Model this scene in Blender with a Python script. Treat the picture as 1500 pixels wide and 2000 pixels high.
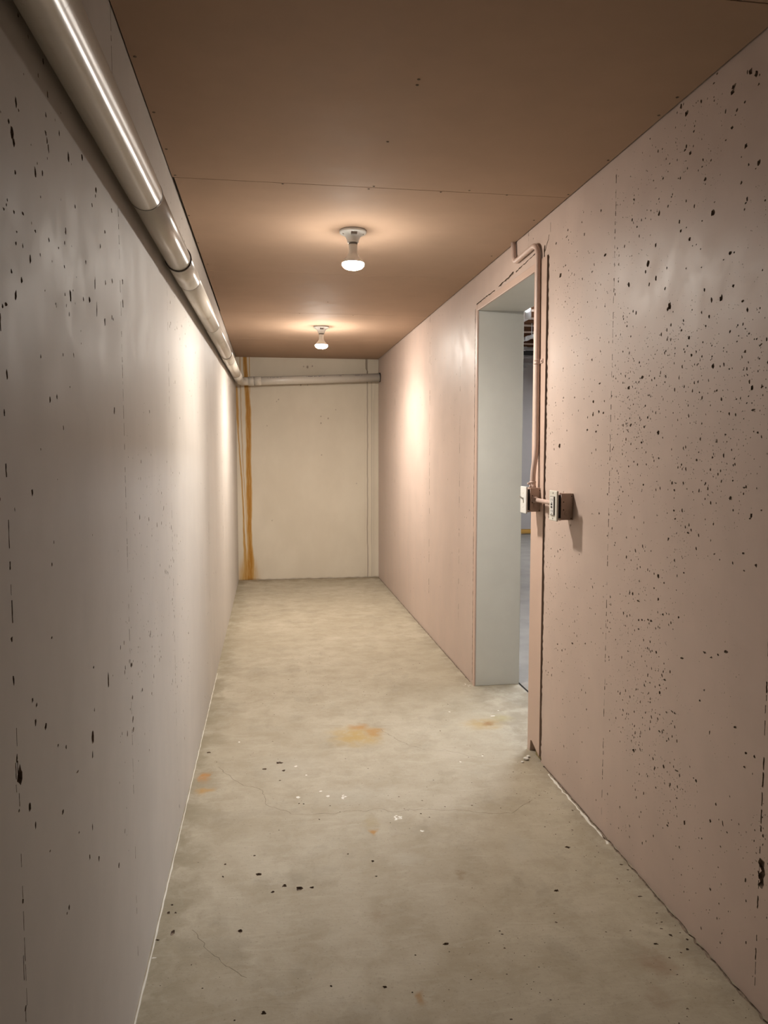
import bpy, bmesh, math, random
import numpy as np
from mathutils import Vector, Matrix, noise
from mathutils.geometry import delaunay_2d_cdt

for o in list(bpy.data.objects):
    bpy.data.objects.remove(o, do_unlink=True)
SC = bpy.context.scene
COL = SC.collection
random.seed(7)
PI = math.pi

# ------------------------------------------------------------------ camera, world, exposure
cam_data = bpy.data.cameras.new('camera')
cam = bpy.data.objects.new('camera', cam_data)
COL.objects.link(cam)
cam.location = (0, 0, 1.33)
cam.rotation_euler = (math.radians(90 - 4.505), 0, math.radians(-8.552))
cam_data.sensor_fit = 'VERTICAL'
cam_data.sensor_height = 36
cam_data.lens = 36 * 1485 / 2000
cam_data.clip_start = 0.02
SC.camera = cam

world = bpy.data.worlds.new('world')
SC.world = world
world.use_nodes = True
world.node_tree.nodes['Background'].inputs['Color'].default_value = (0.02, 0.018, 0.016, 1)
world.node_tree.nodes['Background'].inputs['Strength'].default_value = 0.3

SC.view_settings.view_transform = 'Standard'
SC.view_settings.look = 'None'
SC.view_settings.gamma = 1
SC.view_settings.use_curve_mapping = False
SC.view_settings.exposure = 1.0
BULB_STRENGTH = 240.0
FAR_BULB_STRENGTH = 440.0
BULB_WATTS = 30.0
FAR_BULB_WATTS = 40.0
SC.cycles.diffuse_bounces = 2
SC.cycles.max_bounces = 6
SC.cycles.adaptive_threshold = 0.07
BULB_COLOR = (1.0, 0.93, 0.84)
TUBE_STRENGTH = 165.0
TUBE_COLOR = (0.82, 0.90, 1.0)

# ------------------------------------------------------------------ measured data (metres)
PITS_RIGHT = [(1.731,2.23,0.007,0.009),(1.708,2.215,0.0078,0.0071),(1.743,2.236,0.0024,0.0054),(1.695,2.206,0.0023,0.0029),(1.697,2.186,0.0039,0.0035),(1.797,2.226,0.0097,0.0056),(1.8,2.215,0.0076,0.0069),(1.749,2.169,0.0045,0.003),(1.78,2.164,0.0038,0.0043),(1.786,2.154,0.0026,0.0022),(1.797,2.129,0.0054,0.0056),(1.823,2.109,0.004,0.002),(1.738,2.062,0.0061,0.0061),(1.755,2.043,0.0029,0.002),(1.725,2.014,0.0032,0.0034),(1.686,2.005,0.0077,0.0071),(1.697,1.995,0.0023,0.002),(1.909,2.044,0.0061,0.006),(1.751,1.982,0.0041,0.0055),(1.726,1.934,0.0036,0.0055),(1.731,1.927,0.0041,0.0024),(1.657,1.91,0.003,0.0023),(1.735,1.914,0.0029,0.0031),(1.868,1.945,0.0093,0.0092),(1.863,1.971,0.0033,0.002),(1.972,2.191,0.0046,0.003),(1.987,2.139,0.0065,0.0062),(2.008,2.165,0.0042,0.0049),(2.015,2.158,0.0067,0.0035),(2.043,2.285,0.0055,0.0084),(2.03,2.286,0.0022,0.0042),(2.013,2.255,0.008,0.0069),(2.063,2.277,0.0033,0.0035),(1.871,2.292,0.0046,0.0023),(1.884,2.274,0.0042,0.0026),(1.88,2.229,0.0028,0.0026),(2.14,2.208,0.003,0.0029),(1.927,2.082,0.0034,0.0021),(2.318,2.06,0.0052,0.0045),(2.033,1.971,0.0038,0.0064),(2.148,2.028,0.0067,0.0059),(2.307,2.118,0.0031,0.004),(2.131,2.122,0.0036,0.0041),(2.046,2.093,0.0033,0.0023),(1.919,1.94,0.003,0.0027),(1.996,1.945,0.0032,0.002),(2.024,1.944,0.0049,0.0049),(2.096,2.151,0.0034,0.002),(1.977,1.909,0.0057,0.0048),(1.943,1.885,0.003,0.0025),(1.962,1.887,0.0026,0.002),(1.922,1.868,0.003,0.002),(2.163,1.942,0.0055,0.006),(1.786,1.824,0.0076,0.0051),(1.771,1.821,0.0034,0.0031),(2.207,1.9,0.0128,0.01),(2.222,1.877,0.0045,0.0062),(2.095,1.859,0.0035,0.0044),(2.157,1.844,0.0049,0.0068),(2.331,1.862,0.0064,0.0073),(2.197,1.834,0.0051,0.0061),(2.102,1.803,0.0044,0.0052),(1.914,1.819,0.0034,0.002),(1.991,1.834,0.0032,0.0028),(1.815,1.814,0.0031,0.002),(1.657,1.752,0.0026,0.003),(1.769,1.74,0.0053,0.0044),(1.897,1.757,0.0039,0.0047),(1.82,1.719,0.0067,0.0078),(1.862,1.723,0.0047,0.0073),(1.729,1.695,0.0051,0.0043),(1.709,1.672,0.0044,0.0061),(2.073,1.747,0.0086,0.0117),(2.083,1.74,0.0058,0.0059),(1.871,1.682,0.0047,0.0053),(1.661,1.666,0.0027,0.0024),(1.885,1.661,0.0034,0.0033),(1.745,1.64,0.0029,0.0037),(1.997,1.694,0.0032,0.0049),(2.063,1.693,0.004,0.0044),(2.005,1.668,0.0054,0.0035),(1.965,1.643,0.0052,0.0056),(1.699,1.613,0.004,0.002),(1.714,1.627,0.0028,0.002),(1.745,1.601,0.0029,0.002),(1.854,1.606,0.003,0.002),(1.801,1.593,0.0031,0.002),(1.653,1.58,0.0066,0.0024),(1.669,1.596,0.0035,0.0026),(1.678,1.597,0.0027,0.0024),(1.972,1.621,0.0042,0.0028),(1.95,1.593,0.0046,0.0049),(1.989,1.614,0.0032,0.0031),(1.712,1.572,0.0045,0.0037),(1.656,1.549,0.003,0.0022),(1.845,1.551,0.0058,0.0079),(1.814,1.549,0.0023,0.0032),(1.773,1.537,0.0028,0.002),(1.716,1.529,0.0028,0.002),(1.699,1.515,0.0028,0.002),(2.225,1.56,0.0098,0.0047),(2.313,1.535,0.0088,0.0065),(1.679,1.483,0.0069,0.0061),(1.643,1.481,0.0066,0.0024),(1.825,1.488,0.0036,0.0033),(1.74,1.46,0.0029,0.0023),(1.698,1.448,0.0032,0.002),(1.692,1.464,0.0028,0.002),(1.672,1.43,0.0078,0.003),(1.767,1.426,0.0043,0.0032),(1.804,1.433,0.0027,0.0023),(2.202,1.471,0.0039,0.0044),(2.234,1.435,0.0033,0.0063),(2.184,1.435,0.0051,0.0039),(2.276,1.764,0.0041,0.0064),(2.297,1.773,0.0035,0.0045),(2.365,1.769,0.0037,0.0041),(2.337,1.733,0.0043,0.0041),(2.246,1.607,0.0053,0.004),(2.118,1.387,0.0075,0.006),(2.293,1.416,0.0063,0.0049),(2.325,1.421,0.0043,0.0033),(2.205,1.407,0.0052,0.0044),(1.889,1.406,0.0034,0.0034),(1.652,1.376,0.0053,0.003),(1.78,1.374,0.0044,0.0026),(2.149,1.62,0.0037,0.002),(2.037,1.608,0.0028,0.002),(2.219,1.359,0.0053,0.0039),(2.111,1.312,0.0042,0.0045),(1.984,1.294,0.0043,0.0034),(1.908,1.309,0.0045,0.0033),(1.834,1.316,0.0042,0.0027),(2.031,1.242,0.005,0.0047),(2.012,1.242,0.0077,0.0023),(2.017,1.222,0.0055,0.0038),(1.743,1.259,0.0038,0.0025),(1.695,1.244,0.006,0.0022),(1.751,1.215,0.0068,0.0041),(1.664,1.178,0.0047,0.0061),(1.668,1.171,0.0051,0.002),(2.2,1.229,0.0058,0.0038),(1.627,1.194,0.0037,0.002),(2.017,1.163,0.0044,0.0035),(2.008,1.14,0.0061,0.0029),(1.939,1.108,0.0062,0.0031),(2.042,1.08,0.0046,0.0039),(1.81,1.066,0.0046,0.0021),(1.689,1.084,0.0056,0.0027),(1.731,1.054,0.0025,0.0043),(1.639,1.061,0.0046,0.0041),(1.684,1.042,0.0036,0.0022),(1.954,0.994,0.0047,0.0026),(2.094,0.962,0.0066,0.0061),(1.989,0.98,0.0027,0.0041),(2.3,0.991,0.0043,0.005),(2.059,0.948,0.0038,0.003),(2.116,0.922,0.0049,0.0031),(2.251,0.88,0.0048,0.0059),(2.09,0.893,0.006,0.0046),(2.311,0.804,0.0036,0.0074),(2.061,0.853,0.0053,0.0036),(2.213,0.864,0.01,0.0029),(2.208,0.805,0.0046,0.0039),(2.147,0.819,0.0069,0.0031),(2.129,0.819,0.0068,0.0037),(2.186,0.809,0.0052,0.0038),(1.974,0.864,0.0049,0.0041),(2.205,0.776,0.0053,0.0032),(2.266,1.3,0.0034,0.0039),(2.093,0.731,0.0048,0.0043),(1.951,0.752,0.0095,0.0032),(1.84,0.798,0.0071,0.0033),(1.747,0.825,0.0095,0.0036),(1.809,0.793,0.006,0.0027),(1.779,0.808,0.0049,0.0032),(2.04,0.663,0.0092,0.0033),(2.067,0.639,0.0059,0.0028),(2.067,0.617,0.0065,0.0049),(1.855,0.662,0.0058,0.0036),(1.836,0.697,0.0043,0.0027),(2.025,0.571,0.0057,0.0036),(1.993,0.584,0.0094,0.0027),(1.979,0.584,0.0038,0.0035),(2.008,0.497,0.0034,0.0036),(2.061,0.5,0.0071,0.0034),(1.805,0.593,0.0023,0.0062),(2.218,0.379,0.0081,0.0059),(2.094,0.403,0.0043,0.0044),(1.86,0.437,0.0054,0.0042),(1.873,0.439,0.003,0.0023),(2.073,0.322,0.0042,0.0031),(2.032,0.405,0.0058,0.0055),(1.961,0.422,0.0108,0.0029),(1.954,0.344,0.0054,0.0024),(1.788,0.359,0.0055,0.0044),(1.733,0.38,0.003,0.0069),(1.696,0.646,0.0083,0.0038),(1.65,0.599,0.0055,0.0035),(1.617,0.603,0.0038,0.0042),(1.653,0.562,0.0052,0.0025),(1.766,0.415,0.0031,0.0046),(1.91,0.293,0.0047,0.0064),(1.999,0.24,0.0068,0.003),(2.321,0.532,0.0037,0.0048),(2.316,0.656,0.0029,0.0051),(1.992,0.368,0.0033,0.006),(2.553,2.16,0.0055,0.004),(2.311,2.12,0.0046,0.0042),(2.858,2.155,0.0085,0.0032),(2.691,2.118,0.0046,0.0067),(2.847,2.177,0.0051,0.0045),(2.968,2.159,0.0073,0.004),(2.866,2.049,0.0069,0.0032),(2.917,2.023,0.0125,0.0086),(2.511,2,0.0094,0.0057),(2.581,1.509,0.0076,0.0057),(2.498,1.464,0.0086,0.0037),(2.534,1.471,0.0059,0.0062),(2.582,1.464,0.0061,0.0076),(2.63,1.411,0.0079,0.0045),(2.553,1.402,0.0075,0.0038),(2.539,1.424,0.0059,0.0025),(2.895,1.355,0.0114,0.0106),(2.532,1.568,0.0102,0.0031),(2.866,0.943,0.0075,0.0029),(2.608,0.628,0.0064,0.0033),(2.727,0.599,0.0086,0.0048),(2.876,0.558,0.0076,0.0036)]
PITS_LEFT = [(1.12,1.796,0.006,0.0078),(1.13,1.791,0.0028,0.0025),(1.099,1.751,0.008,0.0111),(1.086,1.758,0.0041,0.0038),(1.103,1.739,0.0067,0.006),(1.263,1.841,0.0042,0.0044),(1.259,1.813,0.0056,0.0039),(1.265,1.804,0.0036,0.0059),(1.271,1.795,0.0043,0.008),(1.338,1.844,0.004,0.0053),(1.393,1.826,0.0061,0.0104),(1.492,1.864,0.007,0.0071),(1.197,1.733,0.0051,0.0084),(1.234,1.745,0.0041,0.0048),(1.106,1.701,0.0043,0.0033),(1.069,1.654,0.0033,0.0027),(1.094,1.646,0.0042,0.0034),(1.132,1.656,0.0051,0.0035),(1.054,1.638,0.0049,0.0025),(1.102,1.623,0.0027,0.002),(1.098,1.607,0.0037,0.0031),(1.187,1.648,0.0044,0.0028),(1.257,1.654,0.0046,0.0042),(1.358,1.693,0.005,0.0034),(1.311,1.656,0.0039,0.0029),(1.429,1.757,0.0042,0.0041),(1.602,1.842,0.0105,0.007),(1.595,1.829,0.0046,0.0038),(1.564,1.801,0.0056,0.005),(1.753,1.849,0.0056,0.0045),(1.677,1.783,0.0052,0.004),(1.627,1.741,0.0048,0.0058),(1.497,1.679,0.0056,0.005),(1.343,1.634,0.0037,0.0036),(1.569,1.654,0.0045,0.0162),(1.075,1.565,0.0041,0.0042),(1.116,1.562,0.005,0.0049),(1.035,1.513,0.0038,0.0032),(1.049,1.518,0.0064,0.0028),(1.377,1.593,0.0069,0.0142),(1.342,1.589,0.0037,0.0032),(1.283,1.563,0.0037,0.0026),(1.47,1.606,0.0049,0.0051),(1.519,1.615,0.0085,0.0068),(1.579,1.609,0.0052,0.0164),(1.651,1.595,0.0076,0.0106),(1.856,1.672,0.008,0.0098),(1.86,1.722,0.008,0.0066),(1.738,1.697,0.007,0.0047),(1.668,1.678,0.0051,0.0059),(1.725,1.618,0.0062,0.005),(1.739,1.616,0.0049,0.0042),(1.021,1.091,0.0052,0.0041),(1.022,1.036,0.0035,0.0078),(1.023,0.932,0.0041,0.0069),(1.032,0.905,0.0119,0.0139),(1.068,0.846,0.0064,0.0072),(1.089,0.809,0.004,0.0063),(1.096,0.986,0.0054,0.0042),(1.113,0.973,0.0069,0.0032),(1.106,0.951,0.0048,0.0074),(1.152,0.927,0.0082,0.0055),(1.212,0.875,0.005,0.0026),(1.257,0.855,0.0045,0.0036),(1.439,0.802,0.0107,0.0153),(1.433,0.772,0.0047,0.0083),(1.462,0.928,0.0073,0.0028),(1.585,0.866,0.0072,0.0169),(1.199,1.049,0.0048,0.0021),(1.226,0.761,0.0077,0.0038),(1.415,0.642,0.0046,0.0069),(1.388,0.599,0.0045,0.0068),(1.458,0.557,0.0062,0.0071),(1.638,0.445,0.0079,0.007),(1.243,0.593,0.0045,0.0056),(1.23,0.591,0.0052,0.0022),(1.846,0.746,0.0099,0.0061),(1.845,0.694,0.0089,0.0057),(1.847,0.668,0.0119,0.0079),(1.025,0.736,0.0042,0.005),(1.024,0.861,0.0035,0.0024),(1.323,0.786,0.01,0.0021),(1.32,0.68,0.005,0.0023),(1.152,0.737,0.0045,0.002),(1.841,0.826,0.0088,0.0057),(1.985,0.721,0.0069,0.0058),(1.458,0.848,0.0036,0.0037)]
PITS_FLOOR = [(-0.05,2.34,0.0115,0.0107),(-0.157,2.414,0.0059,0.0047),(-0.16,2.341,0.0038,0.0053),(-0.064,2.453,0.0045,0.0039),(0.031,2.262,0.0084,0.0101),(-0.005,2.234,0.0065,0.0065),(0.077,2.242,0.0149,0.0149),(0.114,2.241,0.0075,0.0066),(-0.282,2.078,0.0067,0.0126),(-0.304,2.173,0.0053,0.0076),(-0.284,2.17,0.0035,0.0061),(-0.299,2.212,0.004,0.0047),(-0.318,2.051,0.0075,0.0041),(-0.095,2.056,0.0068,0.0097),(-0.216,1.933,0.002,0.003),(-0.033,3.146,0.0115,0.0094),(0.026,3.201,0.0183,0.0163),(0.027,3.024,0.0062,0.0059),(0.044,3.118,0.0089,0.0093),(0.096,2.808,0.0035,0.0051),(0.113,2.803,0.0046,0.0051),(0.164,2.671,0.0033,0.0046),(0.538,2.66,0.0045,0.0047),(0.243,2.417,0.004,0.0048),(0.318,2.361,0.005,0.0074),(0.317,2.272,0.0048,0.0043),(0.459,1.916,0.0099,0.0063),(0.368,1.884,0.0032,0.003),(0.137,1.8,0.0038,0.0038),(0.334,1.748,0.003,0.0032),(-0.029,1.733,0.0065,0.007),(-0.096,1.719,0.0029,0.003),(0.27,1.777,0.0061,0.0054),(0.848,2.113,0.0092,0.0078),(-0.283,3.363,0.0121,0.0089),(0.979,2.352,0.0114,0.0085),(1.022,1.833,0.0078,0.0047),(1.094,1.799,0.0054,0.0052),(1.08,1.861,0.0051,0.0069),(1.116,1.837,0.0046,0.0048),(1.07,1.892,0.0047,0.0029),(1.086,1.92,0.0048,0.0029),(1.069,1.917,0.0033,0.0022),(1.07,1.789,0.0031,0.0026),(1.112,1.868,0.0033,0.0021),(1.094,1.962,0.0049,0.0031),(1.092,2.126,0.0026,0.0027),(1.11,2.222,0.0076,0.0039),(1.117,2.189,0.0043,0.0037),(1.085,2.047,0.0076,0.0033),(1.129,2.393,0.0035,0.0044),(1.101,2.601,0.0044,0.0064),(1.101,1.605,0.0029,0.0027)]
FLECKS_FLOOR = [(0.094,2.861,0.0094,0.0079),(0.208,2.854,0.0071,0.0079),(0.268,2.835,0.0094,0.0157),(0.096,3.155,0.0077,0.0064),(0.184,2.901,0.006,0.0054),(0.446,2.638,0.0166,0.0161),(0.516,2.532,0.0043,0.0085),(0.135,3.059,0.0038,0.006),(-0.153,3.466,0.0042,0.0076),(-0.317,1.976,0.0056,0.0025),(0.901,3.719,0.0042,0.0075),(0.798,3.096,0.0044,0.0053),(0.91,3.144,0.0036,0.0055),(1.154,3.7,0.0042,0.006),(1.106,3.63,0.0128,0.0058),(1.103,4.155,0.0262,0.0281)]
FLOOR_CRACKS = [[(-0.225,3.19),(-0.129,3.01),(-0.044,2.941),(-0.019,2.805),(0.092,2.715),(0.205,2.71),(0.389,2.719),(0.454,2.685),(0.503,2.702),(0.704,2.659),(0.788,2.622),(0.866,2.61),(0.983,2.706)],[(0.514,3.532),(0.56,3.405),(0.628,3.301),(0.686,3.238),(0.769,3.233),(0.836,3.163),(0.907,3.118)],[(-0.222,2.086),(-0.19,2.001),(-0.129,1.917),(-0.072,1.862)]]
FLOOR_STAINS = [(0.387,3.463,0.131,0.1419),(0.417,3.574,0.054,0.0479),(0.476,3.496,0.0482,0.0592),(1.025,3.524,0.1118,0.0889),(1.05,3.521,0.0373,0.0341),(1.133,3.596,0.0635,0.057),(-0.275,3.095,0.027,0.0503),(-0.277,2.976,0.0399,0.0373),(0.352,2.549,0.016,0.0215),(0.349,2.621,0.031,0.0566),(0.588,2.245,0.024,0.0199),(0.296,2.068,0.0291,0.0312),(0.348,1.72,0.0185,0.029),(0.98,1.766,0.0464,0.0753),(0.923,1.639,0.0371,0.049),(0.453,5.362,0.0727,0.0753),(0.775,4.814,0.0992,0.074)]
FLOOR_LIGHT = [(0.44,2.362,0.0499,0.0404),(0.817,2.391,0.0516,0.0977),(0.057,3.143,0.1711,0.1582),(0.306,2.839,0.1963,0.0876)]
CEILING_SCREWS = [(-0.327,2.012),(-0.322,2.321),(0.395,2.02),(0.397,2.051),(0.376,2.426),(1.118,2.125),(1.112,2.014),(1.123,2.466),(0.059,2.851),(0.388,2.828),(0.373,2.858),(0.643,2.851),(0.744,2.819),(0.896,2.847),(-0.325,2.821),(-0.314,3.28),(-0.314,3.689),(-0.302,4.095),(1.104,3.13),(-0.32,2.588),(1.123,2.807),(1.096,3.719),(0.22,5.424),(0.599,5.448),(0.384,4.996)]


XL, XR, YB, YN, ZC = -0.33, 1.14, 7.97, -5.0, 2.295
XO = 1.40                      # far face of the right wall, adjoining room side

# ------------------------------------------------------------------ node helpers
class Nodes:
    def __init__(self, name):
        self.m = bpy.data.materials.new(name)
        self.m.use_nodes = True
        self.t = self.m.node_tree
        self.b = self.t.nodes['Principled BSDF']
        self.tc = self.n('ShaderNodeTexCoord')
        self.co = self.tc.outputs['Object']
    def n(self, kind, **kw):
        x = self.t.nodes.new(kind)
        for k, v in kw.items():
            setattr(x, k, v)
        return x
    def put(self, sock, v):
        if hasattr(v, 'is_output'):
            self.t.links.new(v, sock)
        else:
            sock.default_value = v
    def math(self, op, a, b=0.0, c=None, clamp=False):
        x = self.n('ShaderNodeMath', operation=op)
        x.use_clamp = clamp
        self.put(x.inputs[0], a); self.put(x.inputs[1], b)
        if c is not None: self.put(x.inputs[2], c)
        return x.outputs[0]
    def vmath(self, op, a, b=None):
        x = self.n('ShaderNodeVectorMath', operation=op)
        self.put(x.inputs[0], a)
        if b is not None: self.put(x.inputs[1], b)
        return x
    def scaled(self, s):
        return self.vmath('MULTIPLY', self.co, s).outputs[0]
    def noise(self, scale, detail=3, rough=0.55, vec=None, dist=0.0):
        x = self.n('ShaderNodeTexNoise')
        self.put(x.inputs['Vector'], vec if vec is not None else self.co)
        x.inputs['Scale'].default_value = scale
        x.inputs['Detail'].default_value = detail
        x.inputs['Roughness'].default_value = rough
        x.inputs['Distortion'].default_value = dist
        return x.outputs['Fac']
    def ramp(self, v, a, b, lo=0.0, hi=1.0):
        x = self.n('ShaderNodeMapRange')
        x.interpolation_type = 'SMOOTHSTEP'
        self.put(x.inputs['Value'], v)
        x.inputs['From Min'].default_value = a; x.inputs['From Max'].default_value = b
        x.inputs['To Min'].default_value = lo; x.inputs['To Max'].default_value = hi
        return x.outputs['Result']
    def mix(self, f, a, b, blend='MIX'):
        x = self.n('ShaderNodeMix', data_type='RGBA', blend_type=blend)
        self.put(x.inputs[0], f)
        for s, v in ((x.inputs[6], a), (x.inputs[7], b)):
            if not hasattr(v, 'is_output') and len(v) == 3: v = (*v, 1)
            self.put(s, v)
        return x.outputs[2]
    def attr(self, name):
        x = self.n('ShaderNodeAttribute'); x.attribute_name = name
        return x.outputs['Fac']
    def bump(self, h, strength=0.3, dist=0.002):
        x = self.n('ShaderNodeBump')
        x.inputs['Strength'].default_value = strength
        x.inputs['Distance'].default_value = dist
        self.put(x.inputs['Height'], h)
        self.t.links.new(x.outputs[0], self.b.inputs['Normal'])
    def done(self, color, rough=0.5, spec=0.5, metal=0.0):
        if not hasattr(color, 'is_output') and len(color) == 3: color = (*color, 1)
        self.put(self.b.inputs['Base Color'], color)
        self.put(self.b.inputs['Roughness'], rough)
        self.b.inputs['Specular IOR Level'].default_value = spec
        self.b.inputs['Metallic'].default_value = metal
        return self.m

def painted(name, col, var=0.06, rough=0.45, spec=0.5, grain=260, gs=0.10, wave=0.06):
    N = Nodes(name)
    big = N.noise(1.0, 4, vec=N.scaled((1.5, 2.2, 0.7)))
    mid = N.noise(9.0, 4)
    f = N.math('ADD', N.math('MULTIPLY', big, 0.6), N.math('MULTIPLY', mid, 0.4))
    dark = tuple(c * (1 - 1.6 * var) for c in col); lite = tuple(min(1, c * (1 + 1.2 * var)) for c in col)
    c = N.mix(N.ramp(f, 0.3, 0.7), dark, lite)
    h = N.math('ADD', N.math('MULTIPLY', N.noise(grain, 2), 0.5), N.math('MULTIPLY', N.noise(3.0, 2, vec=N.scaled((1, 3, 0.5))), wave * 10))
    N.bump(h, gs, 0.002)
    return N.done(c, N.ramp(mid, 0.2, 0.8, rough - 0.05, rough + 0.07), spec)

def plain(name, col, rough=0.5, spec=0.5, metal=0.0, var=0.05, scale=30):
    N = Nodes(name)
    f = N.noise(scale, 3)
    c = N.mix(N.ramp(f, 0.3, 0.7), tuple(v * (1 - var) for v in col), tuple(min(1, v * (1 + var)) for v in col))
    return N.done(c, rough, spec, metal)

def wood(name, col, axis=0, rough=0.7):
    N = Nodes(name)
    s = [14, 14, 14]; s[axis] = 0.8
    f = N.noise(3.0, 5, vec=N.scaled(tuple(s)), dist=0.6)
    c = N.mix(N.ramp(f, 0.25, 0.75), tuple(v * 0.62 for v in col), tuple(min(1, v * 1.3) for v in col))
    N.bump(f, 0.2, 0.002)
    return N.done(c, rough, 0.3)

M = {}
M['left'] = painted('pale_painted_concrete', (0.575, 0.53, 0.482), 0.05, 0.55, 0.22, wave=0.0)
M['right'] = painted('pink_painted_concrete', (0.61, 0.475, 0.405), 0.05, 0.46, 0.42, wave=0.01)
M['raw'] = plain('raw_concrete_pit_shade', (0.25, 0.19, 0.145), 0.95, 0.1, var=0.35, scale=90)  # bare concrete inside pits, its tone also taking in recess shade
M['rubble'] = plain('crumbled_mortar', (0.20, 0.155, 0.12), 0.95, 0.1, var=0.4, scale=120)
M['crack'] = plain('hairline_crack_dirt', (0.19, 0.16, 0.115), 0.9, 0.1, var=0.3, scale=60)
M['floor2'] = plain('adjoining_concrete', (0.29, 0.255, 0.215), 0.6, 0.3, var=0.12, scale=4)
M['void'] = plain('dark_cavity', (0.02, 0.016, 0.012), 0.95, 0.05)
M['ceil'] = painted('tan_painted_ceiling_board', (0.455, 0.318, 0.228), 0.03, 0.75, 0.05, grain=500, gs=0.05, wave=0.05)
M['pinkwood'] = painted('pink_painted_timber', (0.62, 0.45, 0.365), 0.04, 0.42, 0.45)
M['greywood'] = painted('grey_white_painted_timber', (0.70, 0.69, 0.635), 0.03, 0.55, 0.35)
M['fleck'] = plain('white_paint_fleck', (0.72, 0.69, 0.62), 0.6)
M['pinkmetal'] = plain('pink_painted_metal', (0.62, 0.46, 0.39), 0.38, 0.5, var=0.04)
M['boxpaint'] = plain('shaded_pink_steel_box', (0.52, 0.375, 0.30), 0.45, 0.4, var=0.06)  # pink box paint, darkened to carry the shade on its near side
M['plastic'] = plain('white_plastic', (0.78, 0.77, 0.73), 0.3, 0.5, var=0.01)
M['ivory'] = plain('ivory_plastic', (0.76, 0.73, 0.64), 0.32, 0.5, var=0.01)
M['black'] = plain('black_plastic', (0.012, 0.011, 0.010), 0.5, 0.3)
M['steel'] = plain('grey_steel', (0.36, 0.34, 0.31), 0.4, 0.5, 0.7)
M['porcelain'] = plain('white_porcelain', (0.75, 0.75, 0.72), 0.2, 0.6, var=0.01)
M['shell'] = plain('white_bulb_shell', (0.74, 0.72, 0.68), 0.4, 0.5, var=0.01)
M['label'] = plain('grey_plate', (0.22, 0.20, 0.18), 0.5, 0.4)
M['ring'] = plain('dark_joint_cement', (0.10, 0.085, 0.07), 0.4, 0.5, var=0.5, scale=60)
M['ink'] = plain('faded_purple_ink', (0.13, 0.11, 0.14), 0.5, 0.3)
M['joist'] = wood('brown_joist_timber', (0.15, 0.062, 0.025), 0)
M['lit_edge'] = wood('lit_edge_timber', (0.58, 0.44, 0.34), 0)  # paler timber painting the lit bottom edges of the joists
M['basewood'] = wood('honey_baseboard_timber', (0.50, 0.27, 0.06), 0, 0.5)
M['stub'] = wood('bare_yellow_timber', (0.34, 0.27, 0.13), 2, 0.8)
M['greywall'] = painted('grey_painted_wall', (0.47, 0.42, 0.385), 0.03, 0.6, 0.3)
M['tin'] = plain('galvanised_tin', (0.45, 0.44, 0.42), 0.45, 0.5, 0.2)

def pvc():
    N = Nodes('white_pvc')
    smut = N.ramp(N.noise(11, 5, vec=N.scaled((1, 0.6, 1.4))), 0.60, 0.78)
    streak = N.ramp(N.noise(26, 3, vec=N.scaled((1.0, 1.6, 0.5))), 0.66, 0.80)
    c = N.mix(N.math('MULTIPLY', smut, 0.35), (0.70, 0.65, 0.57), (0.42, 0.34, 0.20))
    c = N.mix(N.math('MULTIPLY', streak, 0.5), c, (0.30, 0.20, 0.075))
    return N.done(c, 0.24, 0.5)
M['pvc'] = pvc()

def emitter(name, col, s):
    m = bpy.data.materials.new(name); m.use_nodes = True
    t = m.node_tree; t.nodes.clear()
    e = t.nodes.new('ShaderNodeEmission'); e.inputs[0].default_value = (*col, 1); e.inputs[1].default_value = s
    o = t.nodes.new('ShaderNodeOutputMaterial'); t.links.new(e.outputs[0], o.inputs[0])
    return m
M['lens'] = emitter('glowing_bulb_lens', BULB_COLOR, BULB_STRENGTH)
M['lens_far'] = emitter('glowing_bulb_lens_far', BULB_COLOR, FAR_BULB_STRENGTH)
M['tube'] = emitter('glowing_tube', TUBE_COLOR, TUBE_STRENGTH)

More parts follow.
